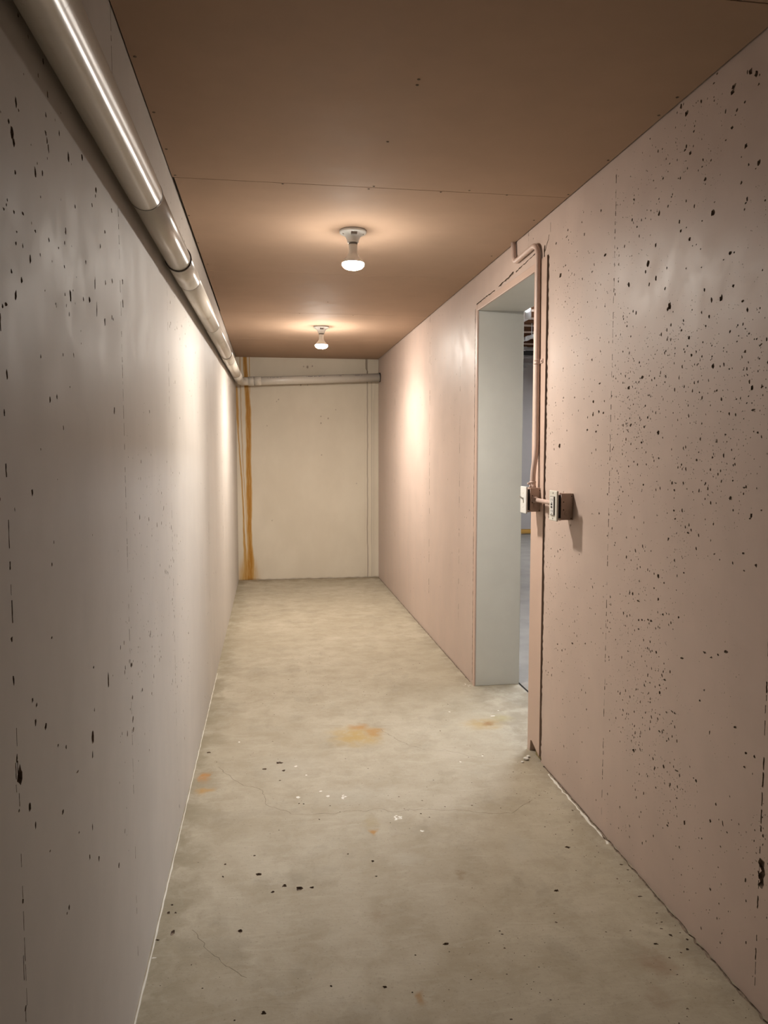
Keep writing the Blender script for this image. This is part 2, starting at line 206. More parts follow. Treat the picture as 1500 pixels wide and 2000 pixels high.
def floor_mat():
    N = Nodes('stained_bare_concrete')
    warp = N.noise(5.0, 4)
    wv = N.n('ShaderNodeTexNoise'); N.put(wv.inputs['Vector'], N.co); wv.inputs['Scale'].default_value = 16; wv.inputs['Detail'].default_value = 4
    off = N.vmath('SCALE', N.vmath('SUBTRACT', wv.outputs['Color'], (0.5, 0.5, 0.5)).outputs[0]); off.inputs['Scale'].default_value = 0.09
    P = N.vmath('ADD', N.co, off.outputs[0]).outputs[0]
    n1 = N.noise(1.6, 5, 0.6); n2 = N.noise(7, 6, 0.65, vec=P); n3 = N.noise(60, 4, 0.6)
    tro = N.noise(9, 5, 0.6, vec=N.scaled((0.7, 2.4, 1)), dist=1.4)
    c = N.mix(N.ramp(n1, 0.3, 0.7), (0.388, 0.332, 0.243), (0.452, 0.394, 0.30))
    c = N.mix(N.ramp(n2, 0.35, 0.72, 0, 0.75), c, (0.345, 0.29, 0.205))
    c = N.mix(N.ramp(tro, 0.52, 0.70, 0, 0.22), c, (0.52, 0.47, 0.38))
    c = N.mix(N.ramp(n3, 0.56, 0.78, 0, 0.30), c, (0.24, 0.205, 0.15))
    c = N.mix(N.ramp(N.noise(3.4, 6, 0.7, vec=P), 0.5, 0.72, 0, 0.42), c, (0.25, 0.215, 0.155))
    mot = N.ramp(N.noise(130, 3, 0.6), 0.60, 0.72, 0, 0.45)
    c = N.mix(mot, c, (0.16, 0.135, 0.10))
    # grime at the left wall foot, darker bands towards the right and end walls
    sx = N.n('ShaderNodeSeparateXYZ'); N.put(sx.inputs[0], P)
    gl = N.math('MULTIPLY', N.ramp(sx.outputs[0], XL, XL + 0.16, 0.55, 0.0), N.ramp(n2, 0.25, 0.6))
    gr = N.math('MULTIPLY', N.ramp(sx.outputs[0], XR - 0.10, XR, 0.0, 0.5), N.ramp(n2, 0.3, 0.65))
    gb = N.math('MULTIPLY', N.ramp(sx.outputs[1], YB - 0.25, YB, 0.0, 0.6), N.ramp(n2, 0.2, 0.6))
    c = N.mix(gl, c, (0.20, 0.17, 0.105)); c = N.mix(gr, c, (0.20, 0.165, 0.12)); c = N.mix(gb, c, (0.17, 0.12, 0.06))
    cols = [(0.42, 0.28, 0.085), (0.40, 0.20, 0.05), (0.40, 0.21, 0.055), (0.38, 0.26, 0.10), (0.25, 0.13, 0.045),
            (0.33, 0.27, 0.11), (0.44, 0.19, 0.035), (0.43, 0.24, 0.06), (0.42, 0.20, 0.03), (0.36, 0.28, 0.14),
            (0.24, 0.165, 0.085), (0.28, 0.20, 0.12), (0.33, 0.19, 0.07), (0.29, 0.185, 0.12), (0.27, 0.185, 0.12),
            (0.50, 0.45, 0.36), (0.28, 0.23, 0.15)]
    amt = [0.85, 0.8, 0.7, 0.75, 0.8, 0.6, 0.9, 0.75, 0.85, 0.4, 0.6, 0.35, 0.75, 0.6, 0.4, 0.5, 0.4]
    brk = N.ramp(N.noise(22, 4, 0.65), 0.25, 0.6, 0.35, 1.0)
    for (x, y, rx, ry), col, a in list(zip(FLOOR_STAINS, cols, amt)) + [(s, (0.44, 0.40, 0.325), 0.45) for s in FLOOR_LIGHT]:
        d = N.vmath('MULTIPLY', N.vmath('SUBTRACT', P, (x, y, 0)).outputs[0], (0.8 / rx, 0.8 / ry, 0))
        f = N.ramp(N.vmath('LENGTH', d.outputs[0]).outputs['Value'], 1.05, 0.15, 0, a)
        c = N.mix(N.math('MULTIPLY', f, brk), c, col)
    h = N.math('ADD', N.math('MULTIPLY', n3, 0.3), N.math('MULTIPLY', tro, 1.0))
    h = N.math('ADD', h, N.math('MULTIPLY', N.noise(220, 2), 0.12))
    N.bump(h, 0.25, 0.004)
    return N.done(c, N.ramp(n2, 0.2, 0.8, 0.55, 0.8), 0.3)
M['floor'] = floor_mat()

def back_mat():
    N = Nodes('cream_painted_concrete_with_rust')
    f = N.noise(2.2, 5, vec=N.scaled((1.2, 1, 0.7)))
    c = N.mix(N.ramp(f, 0.3, 0.7), (0.66, 0.585, 0.465), (0.72, 0.645, 0.52))
    r = N.math('MULTIPLY', N.attr('rust'), N.ramp(N.noise(24, 4, vec=N.scaled((5, 1, 0.35))), 0.3, 0.62, 0.62, 1.0))
    c = N.mix(N.ramp(r, 0.0, 0.5), c, (0.54, 0.33, 0.11))
    c = N.mix(N.ramp(r, 0.4, 0.95), c, (0.42, 0.19, 0.022))
    c = N.mix(N.attr('grime'), c, (0.16, 0.10, 0.055))
    N.bump(N.noise(180, 3), 0.12, 0.002)
    return N.done(c, 0.55, 0.35)
M['back'] = back_mat()

# ------------------------------------------------------------------ mesh helpers
def link(name, bm, mats, parent=None, smooth=False):
    me = bpy.data.meshes.new(name)
    bm.to_mesh(me); bm.free()
    if not isinstance(mats, (list, tuple)): mats = [mats]
    for m in mats: me.materials.append(M[m] if isinstance(m, str) else m)
    if smooth:
        for p in me.polygons: p.use_smooth = True
    o = bpy.data.objects.new(name, me)
    COL.objects.link(o)
    if parent is not None:
        o.parent = parent
    return o
def empty(name, loc=(0, 0, 0)):
    o = bpy.data.objects.new(name, None); COL.objects.link(o); o.location = loc
    o.empty_display_size = 0.05
    return o
def tag(o, label, cat, group=None):
    o['label'] = label; o['category'] = cat
    if group: o['group'] = group
    return o
def struct(o, label=None, cat=None):
    o['kind'] = 'structure'
    if label: o['label'] = label
    if cat: o['category'] = cat
    return o
def box(bm, lo, hi, mi=0, bev=0.0, seg=2):
    x0, y0, z0 = lo; x1, y1, z1 = hi
    v = [bm.verts.new(p) for p in ((x0,y0,z0),(x1,y0,z0),(x1,y1,z0),(x0,y1,z0),(x0,y0,z1),(x1,y0,z1),(x1,y1,z1),(x0,y1,z1))]
    fs = [bm.faces.new([v[i] for i in q]) for q in ((0,3,2,1),(4,5,6,7),(0,1,5,4),(1,2,6,5),(2,3,7,6),(3,0,4,7))]
    for f in fs: f.material_index = mi
    if bev:
        es = list({e for f in fs for e in f.edges})
        r = bmesh.ops.bevel(bm, geom=es, offset=bev, segments=seg, affect='EDGES', profile=0.6)
        for f in r['faces']: f.material_index = mi
    return fs
def frame_of(d):
    d = Vector(d).normalized()
    a = Vector((0, 0, 1)) if abs(d.z) < 0.9 else Vector((0, 1, 0))
    u = d.cross(a).normalized(); w = u.cross(d).normalized()
    return u, w
def revolve(bm, origin, axis, prof, n=32, mi=0, cap0=True, cap1=True):
    """prof = list of (distance along axis, radius)"""
    o = Vector(origin); ax = Vector(axis).normalized(); u, w = frame_of(ax)
    rings = []
    for t, r in prof:
        if r < 1e-6:
            rings.append([bm.verts.new(o + ax * t)])
        else:
            rings.append([bm.verts.new(o + ax * t + (u * math.cos(2*PI*k/n) + w * math.sin(2*PI*k/n)) * r) for k in range(n)])
    for a, b in zip(rings, rings[1:]):
        for k in range(n):
            k2 = (k + 1) % n
            if len(a) == 1 and len(b) == 1: continue
            if len(a) == 1: f = bm.faces.new((a[0], b[k], b[k2]))
            elif len(b) == 1: f = bm.faces.new((a[k], a[k2], b[0]))
            else: f = bm.faces.new((a[k], a[k2], b[k2], b[k]))
            f.material_index = mi; f.smooth = True
    for c, ring, rev in ((cap0, rings[0], True), (cap1, rings[-1], False)):
        if c and len(ring) > 2:
            f = bm.faces.new(list(reversed(ring)) if rev else ring); f.material_index = mi
def tube(bm, pts, r, n=20, mi=0):
    pts = [Vector(p) for p in pts]
    u = None; rings = []
    for i, p in enumerate(pts):
        d = (pts[min(i+1, len(pts)-1)] - pts[max(i-1, 0)]).normalized()
        if u is None: u, w = frame_of(d)
        u = (u - d * u.dot(d)).normalized(); w = d.cross(u)
        rings.append([bm.verts.new(p + (u*math.cos(2*PI*k/n) + w*math.sin(2*PI*k/n)) * r) for k in range(n)])
    for a, b in zip(rings, rings[1:]):
        for k in range(n):
            f = bm.faces.new((a[k], a[(k+1)%n], b[(k+1)%n], b[k])); f.smooth = True; f.material_index = mi
    bm.faces.new(list(reversed(rings[0]))).material_index = mi; bm.faces.new(rings[-1]).material_index = mi
def rounded(pts, rad, seg=8):
    """polyline with filleted corners"""
    P = [Vector(p) for p in pts]; out = [P[0]]
    for i in range(1, len(P)-1):
        r = rad[i-1] if isinstance(rad, (list, tuple)) else rad
        a = (P[i-1]-P[i]); b = (P[i+1]-P[i])
        r = min(r, a.length*0.49, b.length*0.49)
        s = P[i] + a.normalized()*r; e = P[i] + b.normalized()*r
        for k in range(seg+1):
            t = k/seg
            out.append(s*(1-t)**2 + P[i]*2*t*(1-t) + e*t*t)
    out.append(P[-1]); return out

# ------------------------------------------------------------------ slabs of wall with real pits, cracks and flush marks
def blob(u, v, a, b, tilt=0.0, n=8, jag=0.28):
    out = []
    for k in range(n):
        t = 2*PI*k/n + random.uniform(-.2, .2)
        r = 1 + random.uniform(-jag, jag)
        x, y = a*r*math.cos(t), b*r*math.sin(t)
        out.append((u + x*math.cos(tilt) - y*math.sin(tilt), v + x*math.sin(tilt) + y*math.cos(tilt)))
    return out
def seam(u0, v0, v1, width=0.0016, fill=0.6, drift=None, dash=(0.012, 0.07)):
    """a vertical form joint: a broken row of thin ragged slots"""
    out = []; v = v0
    while v < v1:
        L = random.uniform(*dash); uu = u0 + random.uniform(-.0012, .0012) + (drift(v) if drift else 0)
        if random.random() < fill:
            w = width * random.uniform(0.5, 1.5)
            n = 4
            left = [(uu - w*random.uniform(.4, 1.2), v + L*k/n) for k in range(n+1)]
            rite = [(uu + w*random.uniform(.4, 1.2), v + L*k/n) for k in range(n, -1, -1)]
            out.append((left + rite, 0.003, 1))
        v += L + random.uniform(0.003, 0.02)
    return out
def ribbon(pts, w, jag=0.5, step=0.012):
    """ragged band along a polyline, as one polygon"""
    L = []; Rr = []
    dense = []
    for (a, b), (c, d) in zip(pts, pts[1:]):
        n = max(1, int(math.hypot(c-a, d-b)/step))
        dense += [(a+(c-a)*k/n, b+(d-b)*k/n) for k in range(n)]
    dense.append(pts[-1])
    for i, (x, y) in enumerate(dense):
        x0, y0 = dense[max(i-1, 0)]; x1, y1 = dense[min(i+1, len(dense)-1)]
        l = math.hypot(x1-x0, y1-y0) or 1; nx, ny = -(y1-y0)/l, (x1-x0)/l
        ww = w if not callable(w) else w(i/(len(dense)-1))
        j = random.uniform(-jag, jag)*ww*0.5
        L.append((x + nx*(ww/2*random.uniform(1-jag, 1+jag)+j), y + ny*(ww/2*random.uniform(1-jag, 1+jag)+j)))
        Rr.append((x - nx*(ww/2*random.uniform(1-jag, 1+jag)-j), y - ny*(ww/2*random.uniform(1-jag, 1+jag)-j)))
    return L + Rr[::-1]
def area2(p):
    return sum(p[i][0]*p[(i+1) % len(p)][1] - p[(i+1) % len(p)][0]*p[i][1] for i in range(len(p)))/2
def slab(bm, outline, holes, to3, flip=False):
    """triangulated outline; every hole = (polygon, depth, material): depth > 0 is a real recess, 0 a flush mark"""
    verts = []; faces = []
    for poly in [outline] + [h[0] for h in holes]:
        if area2(poly) < 0: poly = poly[::-1]
        s = len(verts); verts += [Vector(p) for p in poly]; faces.append(list(range(s, len(verts))))
    V, E, F, ov, oe, of = delaunay_2d_cdt(verts, [], faces, 0, 1e-5)
    bv = {}
    def get(i):
        if i not in bv: bv[i] = bm.verts.new(to3(V[i].x, V[i].y, 0))
        return bv[i]
    for f, src in zip(F, of):
        if 0 not in src: continue
        top = [s for s in src if s > 0]
        mi = 0
        if top:
            h = holes[top[-1]-1]
            if any(holes[s-1][1] > 0 for s in top): continue
            mi = h[2]
        idx = [get(i) for i in f]
        try: nf = bm.faces.new(idx[::-1] if flip else idx)
        except ValueError: continue
        nf.material_index = mi
    for poly, dep, mi in holes:
        if dep <= 0: continue
        if area2(poly) < 0: poly = poly[::-1]
        n = len(poly); cx = sum(p[0] for p in poly)/n; cy = sum(p[1] for p in poly)/n
        slot = n > 14
        k = 0.97 if slot else 0.72
        rim = [bm.verts.new(to3(x, y, 0)) for x, y in poly]
        low = [bm.verts.new(to3(x if slot else cx+(x-cx)*k, y if slot else cy+(y-cy)*k, dep)) for x, y in poly]
        for i in range(n):
            j = (i+1) % n
            q = (rim[i], rim[j], low[j], low[i])
            bm.faces.new(q[::-1] if flip else q).material_index = mi
        try: bm.faces.new(low[::-1] if flip else low).material_index = mi
        except ValueError: pass
def sprinkle(u0, u1, v0, v1, per_m2, dens, rmin, rmax, el=(0.9, 1.6), avoid=None):
    out = []
    for _ in range(int((u1-u0)*(v1-v0)*per_m2)):
        u = random.uniform(u0, u1); v = random.uniform(v0, v1)
        if random.random() > dens(u, v): continue
        if avoid and avoid(u, v): continue
        r = rmin * (rmax/rmin) ** (random.random() ** 2.2)
        e = random.uniform(*el)
        out.append((blob(u, v, r, r*e, random.uniform(-.5, .3), 6 if r < .0025 else 8), max(.001, r*0.7), 1))
    return out

# ================================================================== STRUCTURE
# ---- floor
def wiggle(pts):
    out = []
    for (a, b), (c, d) in zip(pts, pts[1:]):
        n = max(2, int(math.hypot(c-a, d-b)/.015))
        for k in range(n):
            x = a+(c-a)*k/n; y = b+(d-b)*k/n
            out.append((x + .012*noise.noise(Vector((x*25, y*25, 0))) + .004*noise.noise(Vector((x*90, y*90, 4))), y + .014*noise.noise(Vector((x*25, y*25, 8))) + .004*noise.noise(Vector((x*90, y*90, 6)))))
    return out + [pts[-1]]
holes = []
for x, y, a, b in PITS_FLOOR:
    holes.append((blob(x, y, a*0.85, b*0.85, random.uniform(-.3, .3), 10, 0.35), min(0.006, 0.8*min(a, b)), 1))
for x, y, a, b in FLECKS_FLOOR:
    if a > .015 or b > .015:
        for _ in range(14):
            q = random.uniform(.0015, .0065)
            holes.append((blob(x+random.gauss(0, a*.45), y+random.gauss(0, b*.45), q, q*.7, random.random()*3, 7, .45), 0, 2))
    else:
        holes.append((blob(x, y, a, b, random.random(), 7, .4), 0, 2))
for line in FLOOR_CRACKS:
    holes.append((ribbon(wiggle(line), 0.0016, 0.7, 0.012), 0, 3))
def fd(u, v):
    return max(0.0, noise.noise(Vector((u*2.2, v*1.6, 3.1)))*1.6 + 0.25) + (0.5 if u > 0.93 and v < 3.0 else 0)
for p, d, m in sprinkle(XL+.02, XR-.02, 1.4, 5.0, 380, fd, .0010, .0036, (0.6, 1.3)):
    holes.append((p, 0.0015, 1))
holes.append((ribbon([(XL+.004, 1.5), (XL+.005, 2.6), (XL+.004, 4.6)], lambda t: .0042 if t < .3 else .003, .45, .03), 0, 2))
holes.append((ribbon([(XR-.005, 1.4), (XR-.006, 2.2), (XR-.004, 3.0)], .008, .8, .02), 0.004, 1))
holes.append((ribbon([(XR-.013, 2.35), (XR-.014, 2.75), (XR-.012, 2.92)], .008, .8, .02), 0, 2))
holes.append((ribbon([(XR-.004, 4.2), (XR-.005, 6), (XR-.004, YB-.03)], .006, .8, .03), 0.004, 1))
holes.append((ribbon([(XL+.03, YB-.006), (.4, YB-.007), (XR-.03, YB-.005)], .012, .6, .03), 0.006, 1))
bm = bmesh.new()
slab(bm, [(XL, YN), (XR, YN), (XR, 3.05), (XO, 3.05), (XO, 4.16), (XR, 4.16), (XR, YB), (XL, YB)], holes, lambda u, v, d: (u, v, -d))
o = struct(link('floor', bm, ['floor', 'raw', 'fleck', 'crack']), 'bare grey concrete corridor floor with rust stains and pits')

# ---- left wall
holes = [(blob(y, z, max(a*(.75 if b < .03 else .5), .0026), b*.85, random.uniform(-.15, .15), 9 if b < .03 else 14, .35 if b < .03 else .55), min(.0045, max(.0015, .6*min(max(a, .003), b))), 1) for y, z, a, b in PITS_LEFT]
holes += seam(1.829, .05, 1.86, .0017, .66, dash=(.006, .035)) + seam(2.655, .2, 1.9, .0016, .55, dash=(.006, .035)) + seam(1.026, .1, 1.9, .0016, .55, dash=(.008, .04)) + seam(1.018, .35, .95, .0012, .5, dash=(.01, .05)) + seam(5.477, .2, 1.9, .004, .35) + seam(4.2, .2, 1.9, .002, .2) + seam(1.80, 2.0, 2.28, .002, .6)
def ld(u, v):
    b = max(0.0, noise.noise(Vector((u*2.0, v*1.5, 9.4)))*1.7 + .12)
    c = math.exp(-((u-2.2)/.35)**2 - ((v-1.02)/.28)**2)*1.6
    return (b*.8 + c) * (1 if u < 3.2 else .3)
holes += sprinkle(.55, 7.8, .05, 2.25, 420, ld, .0012, .0046, (1.0, 2.0))
bm = bmesh.new()
slab(bm, [(YN, 0), (YB, 0), (YB, 2.33), (YN, 2.33)], holes, lambda u, v, d: (XL-d, u, v))
struct(link('wall_left', bm, ['left', 'raw']), 'pale painted pitted concrete wall on the left under the pipe')

# ---- right wall with the doorway
holes = [(blob(y, z, max(a*.95, .002), b*.95, random.uniform(-.35, .15), 9, .34), min(.009, max(.002, .85*min(a, b))), 1) for y, z, a, b in PITS_RIGHT]
holes += seam(2.438, .06, 2.29, .0017, .75, dash=(.006, .03)) + seam(1.583, .05, .78, .0024, .75, dash=(.008, .04)) + seam(1.583, .8, 2.25, .002, .12) + seam(5.379, .3, 2.28, .0028, .55) + seam(4.5, .3, 2.26, .0025, .4) + seam(3.30, 2.20, 2.28, .001, .6) + seam(3.033, 2.16, 2.29, .0012, .6) + seam(6.9, .3, 2.2, .002, .3)
# broken plaster round the doorway
holes.append((ribbon([(4.166, .02), (4.164, .9), (4.166, 1.6), (4.167, 2.12)], .010, .55, .014), .006, 2))
holes.append((ribbon([(4.15, 2.142), (3.98, 2.146), (3.80, 2.147)], .006, .5), .006, 1))
holes.append((ribbon([(3.74, 2.152), (3.62, 2.157), (3.50, 2.166)], .009, .9, .02), .006, 1))
holes.append((ribbon([(3.47, 2.162), (3.33, 2.172), (3.20, 2.18)], .005, .8, .015), .004, 1))
holes.append((ribbon([(3.10, 2.125), (3.095, 2.185)], .012, .5, .012), .008, 1))
holes.append((ribbon([(3.088, 2.16), (3.07, 2.185), (3.055, 2.20), (3.048, 2.215)], .005, .6, .008), .004, 1))
holes.append((ribbon([(1.572, .37), (1.578, .30)], .014, .7, .012), .006, 1))
def rd(u, v):
    c = noise.noise(Vector((u*3.1, v*2.3, 1.7)))
    b = max(0.0, .55 + 1.5*c)
    if u > 4.1: return b*.05
    k = 1.0 if u < 2.44 else (.38 if u < 3.05 else .12)
    if v > 2.0: k *= .45
    if v < .35: k *= .45
    k += 0.9*math.exp(-((u-2.05)/.22)**2 - ((v-1.75)/.28)**2)
    return b*k
door_gap = lambda u, v: 3.02 < u < 4.19 and v < 2.19
holes += sprinkle(1.3, YB-.05, .04, 2.27, 2700, rd, .0008, .0034, (0.8, 1.9), door_gap)
holes += sprinkle(1.3, 2.44, .3, 2.2, 2600, lambda u, v: max(0, noise.noise(Vector((u*6, v*5, 5)))*1.6+.15), .0006, .0013, (0.8, 1.5), door_gap)
edge = [(3.0405 + random.uniform(-.005, .005) + .004*noise.noise(Vector((0, z*6, 0))), z) for z in np.arange(0.012, 2.13, .011)]
right_out = [(YN, 0), (3.045, 0)] + [(float(a), float(b)) for a, b in edge] + [(3.05, 2.137), (4.156, 2.137), (4.156, 0), (YB, 0), (YB, 2.33), (YN, 2.33)]
bm = bmesh.new()
slab(bm, right_out, holes, lambda u, v, d: (XR+d, u, v), flip=True)
# reveals and the face towards the adjoining room
def quad(bm, pts, mi):
    bm.faces.new([bm.verts.new(p) for p in pts]).material_index = mi
quad(bm, [(XR, 4.156, 0), (XO, 4.156, 0), (XO, 4.156, 2.137), (XR, 4.156, 2.137)], 2)
quad(bm, [(XR, 3.03, 0), (XO, 3.03, 0), (XO, 3.03, 2.137), (XR, 3.03, 2.137)], 2)
quad(bm, [(XR+.035, 3.03, 0), (XR+.035, 3.056, 0), (XR+.035, 3.056, 2.137), (XR+.035, 3.03, 2.137)], 2)
quad(bm, [(XR, 3.03, 2.137), (XO, 3.03, 2.137), (XO, 4.156, 2.137), (XR, 4.156, 2.137)], 2)
for y0, y1, z0, z1 in ((YN, 3.03, 0, 2.85), (4.156, 12.0, 0, 2.85), (3.03, 4.156, 2.137, 2.85)):
    quad(bm, [(XO, y0, z0), (XO, y1, z0), (XO, y1, z1), (XO, y0, z1)], 0)
struct(link('wall_right', bm, ['right', 'raw', 'rubble']), 'pink painted concrete wall on the right full of bug holes')

# ---- end wall with rust runs
nx, nz = 295, 467
gx = np.linspace(XL, XR, nx); gz = np.linspace(0, 2.33, nz)
bm = bmesh.new()
grid = [[bm.verts.new((x, YB, z)) for x in gx] for z in gz]
for j in range(nz-1):
    for i in range(nx-1):
        bm.faces.new((grid[j][i], grid[j][i+1], grid[j+1][i+1], grid[j+1][i]))
bm.verts.index_update()
wb = struct(link('wall_back', bm, 'back'), 'cream end wall with orange rust runs down its left side')
X, Z = np.meshgrid(gx, gz)
wob = np.array([[noise.noise(Vector((0.0, z*3.0, 2.0)))*.006 + noise.noise(Vector((0.0, z*14.0, 5.0)))*.0025 for _ in (0,)] for z in gz])
def curve(pts):
    p = sorted(pts); return np.interp(gz, [a for a, b in p], [b for a, b in p])[:, None]
def run(cx, hw, soft=.5):
    d = np.abs(X + wob - cx)/hw
    return np.clip((1+soft-d)/(soft*2), 0, 1)
rust = np.zeros_like(X); grime = np.zeros_like(X)
main = curve([(2.33, -.236), (2.05, -.225), (1.76, -.208), (1.24, -.211), (.71, -.212), (.18, -.209), (0, -.211)])
mw = curve([(2.33, .017), (2.0, .02), (1.7, .024), (1.2, .022), (.9, .027), (.6, .02), (.35, .022), (.2, .032), (0, .034)])
rust = np.maximum(rust, run(main, mw, .45)*.95)
rust = np.maximum(rust, run(curve([(2.33, -.19), (2.0, -.19), (1.8, -.195), (0, -.195)]), .004, .6)*np.clip((Z-1.85)/.1, 0, 1)*.6)
sec = curve([(2.33, -.326), (1.97, -.322), (1.5, -.313), (1.08, -.285), (.66, -.27), (.28, -.262), (0, -.25)])
sw = curve([(2.33, .008), (1.95, .009), (1.72, .012), (1.5, .005), (1.0, .006), (.6, .007), (.3, .012), (0, .03)])
rust = np.maximum(rust, run(sec, sw, .7)*.75*np.clip((2.02-Z)/.05, 0, 1))
thin = curve([(2.33, -.282), (1.7, -.282), (1.2, -.268), (.8, -.25), (.4, -.235), (0, -.23)])
rust = np.maximum(rust, run(thin, .005, .8)*.42)
grime = np.maximum(grime, run(thin-.006, .003, .6)*.35*np.clip((Z-1.0)/.6, 0, 1))
halo = run(curve([(0, -.235), (.3, -.225), (2.33, -.22)]), curve([(0, .085), (.2, .06), (.35, .02), (2.33, .001)]), .8)*np.clip((.42-Z)/.3, 0, 1)
rust = np.maximum(rust, halo*.62)
for cx, hw, a, zt in ((1.022, .0045, .7, 2.33), (1.067, .003, .42, 2.1), (1.085, .0026, .32, 1.9), (.995, .002, .12, 1.8), (1.10, .002, .18, 2.0)):
    grime = np.maximum(grime, run(cx + .01*(Z < 1.4)*0, hw, .9)*a*np.clip((zt-Z)/.05+.2, 0, 1))
grime = np.maximum(grime, run(curve([(2.33, 1.01), (2.2, 1.012), (2.17, 1.026), (2.06, 1.018), (0, 1.02)]), .005, .6)*np.clip((Z-2.05)/.04, 0, 1)*.95)
edge_n = np.array([[noise.noise(Vector((x*14, z*30, 1.0))) for x in gx] for z in gz[:24]])
grime[:24] = np.maximum(grime[:24], np.clip((.014 + .014*edge_n - Z[:24])/.02, 0, 1)*.6)
for x, z, r in ((.40, 2.205, .010), (.45, 2.215, .006), (.36, 2.21, .005), (.33, 2.02, .006), (.40, 2.02, .004), (.10, 1.87, .005), (.08, 1.85, .004), (.61, 1.68, .006), (.535, 1.70, .005), (.535, 1.63, .006), (.54, 1.30, .005), (.69, 1.77, .004), (.905, 1.0, .004), (-.02, 1.6, .004), (.02, .62, .004)):
    grime = np.maximum(grime, np.clip(1.4-np.hypot(X-x, (Z-z)*.7)/r, 0, 1)*.8)
for nm, arr in (('rust', rust), ('grime', grime)):
    a = wb.data.attributes.new(nm, 'FLOAT', 'POINT')
    a.data.foreach_set('value', arr.astype(np.float32).ravel())

# ---- wall behind the camera
bm = bmesh.new(); quad(bm, [(XL, YN, 0), (XR, YN, 0), (XR, YN, 2.33), (XL, YN, 2.33)], 0)
struct(link('wall_front', bm, ['left']), 'pale painted wall closing the corridor behind the viewer')

# ---- ceiling of butted boards with screw heads
bm = bmesh.new()
cuts = [YN, -3.4, -2.17, -0.93, 0.30, 1.58, 2.842, 4.228, 5.415, 6.68, YB-.004]
for a, b in zip(cuts, cuts[1:]):
    lx = XL+.003
    if 2.9 < (a+b)/2 < 5.4: lx = XL+.009
    box(bm, (lx, a+.0013, ZC), (XR-.006, b-.0013, ZC+.014), 0, .0008, 1)
quad(bm, [(XL, YN, ZC+.03), (XR, YN, ZC+.03), (XR, YB, ZC+.03), (XL, YB, ZC+.03)], 1)
ceil = struct(link('ceiling', bm, ['ceil', 'void']), 'tan painted ceiling boards with fine seams')
for i, (x, y) in enumerate(CEILING_SCREWS):
    bm = bmesh.new()
    revolve(bm, (min(max(x, XL+.016), XR-.016), y, ZC), (0, 0, -1), [(0, .0042), (.0008, .0042), (.0012, .003), (.0006, .0014), (.0006, 0)], 12)
    link('screw_head', bm, 'rubble', ceil)

# ---- the doorway lining
door = struct(empty('door_1', (XR, 3.66, 0)), 'open doorway lined with painted timber in the pink wall')
def lining(name, bm, mats):
    o = link(name, bm, mats)
    o.parent = door; o.matrix_parent_inverse = Matrix.Translation(-Vector(door.location))
    return o
bm = bmesh.new()
box(bm, (XR-.003, 4.118, 0), (XR+.006, 4.155, 2.135), 0, .002)
box(bm, (XR+.006, 4.120, 0), (XO+.005, 4.155, 2.135), 1, .003)
lining('jamb', bm, ['pinkwood', 'greywood'])['label'] = 'grey-white far jamb with pink front edge'
bm = bmesh.new()
box(bm, (XR-.003, 3.205, 2.103), (XR+.006, 4.117, 2.136), 0, .002)
box(bm, (XR+.006, 3.205, 2.105), (XO+.005, 4.119, 2.136), 1, .003)
lining('header', bm, ['pinkwood', 'greywood'])['label'] = 'grey-white head lining with pink front edge'
bm = bmesh.new()
out = [(3.055, .02), (3.055, 2.136), (3.203, 2.136), (3.203, .0), (3.172, .0), (3.166, .05), (3.150, .055), (3.10, .035)]
fr = [bm.verts.new((XR-.004, a, b)) for a, b in out]; bk = [bm.verts.new((XR+.03, a, b)) for a, b in out]
bm.faces.new(fr); bm.faces.new(bk[::-1])
for i in range(len(out)):
    j = (i+1) % len(out); bm.faces.new((fr[i], bk[i], bk[j], fr[j]))
box(bm, (XR+.03, 3.06, 0.06), (XO+.005, 3.203, 2.136), 1)
lining('jamb', bm, ['pinkwood', 'greywood'])['label'] = 'pink near jamb with a rotted notch at its foot'
bm = bmesh.new(); box(bm, (XR+.006, 3.06, 0), (XR+.05, 3.125, .075), 0, .003)
lining('timber_stub', bm, 'stub')['label'] = 'bare yellowish timber end in the notch'
bm = bmesh.new(); box(bm, (XO+.004, 3.05, -.02), (XO+.014, 4.16, .001), 0)
lining('slab_joint', bm, 'void')

# ---- adjoining room
YA, XA, ZJ = 11.8, 5.2, 2.81
bm = bmesh.new(); quad(bm, [(XO, 1.0, .0), (XA, 1.0, .0), (XA, YA, .0), (XO, YA, .0)], 0)
struct(link('floor_adjoining', bm, 'floor2'), 'grey concrete floor seen through the doorway')
bm = bmesh.new()
quad(bm, [(XO, YA, 0), (XA, YA, 0), (XA, YA, 2.83), (XO, YA, 2.83)], 0)
struct(link('wall_adjoining', bm, 'greywall'), 'plain grey wall at the end of the room beyond the doorway')
bm = bmesh.new()
quad(bm, [(XA, 1.0, 0), (XA, YA, 0), (XA, YA, 3.1), (XA, 1.0, 3.1)], 0)
quad(bm, [(XO, 1.0, 0), (XA, 1.0, 0), (XA, 1.0, 3.1), (XO, 1.0, 3.1)], 0)
struct(link('wall_side', bm, 'greywall'), 'grey side walls of the adjoining room')
bm = bmesh.new(); box(bm, (XO, 1.0, ZJ+.24), (XA, YA+.3, ZJ+.27), 0)
struct(link('ceiling_adjoining', bm, 'joist'), 'dark boards above the joists beyond the doorway')
bm = bmesh.new(); box(bm, (XO+.01, YA-.018, 0.012), (XA, YA, .085), 0, .004)
struct(link('baseboard_adjoining', bm, 'basewood'), 'honey coloured timber baseboard beyond the doorway')
bm = bmesh.new()
box(bm, (XO+.01, YA-.10, 2.815), (XA, YA-.01, 2.855), 0, .004)
box(bm, (XO+.01, YA-.05, 2.72), (XA, YA-.0, 2.745), 0, .003)
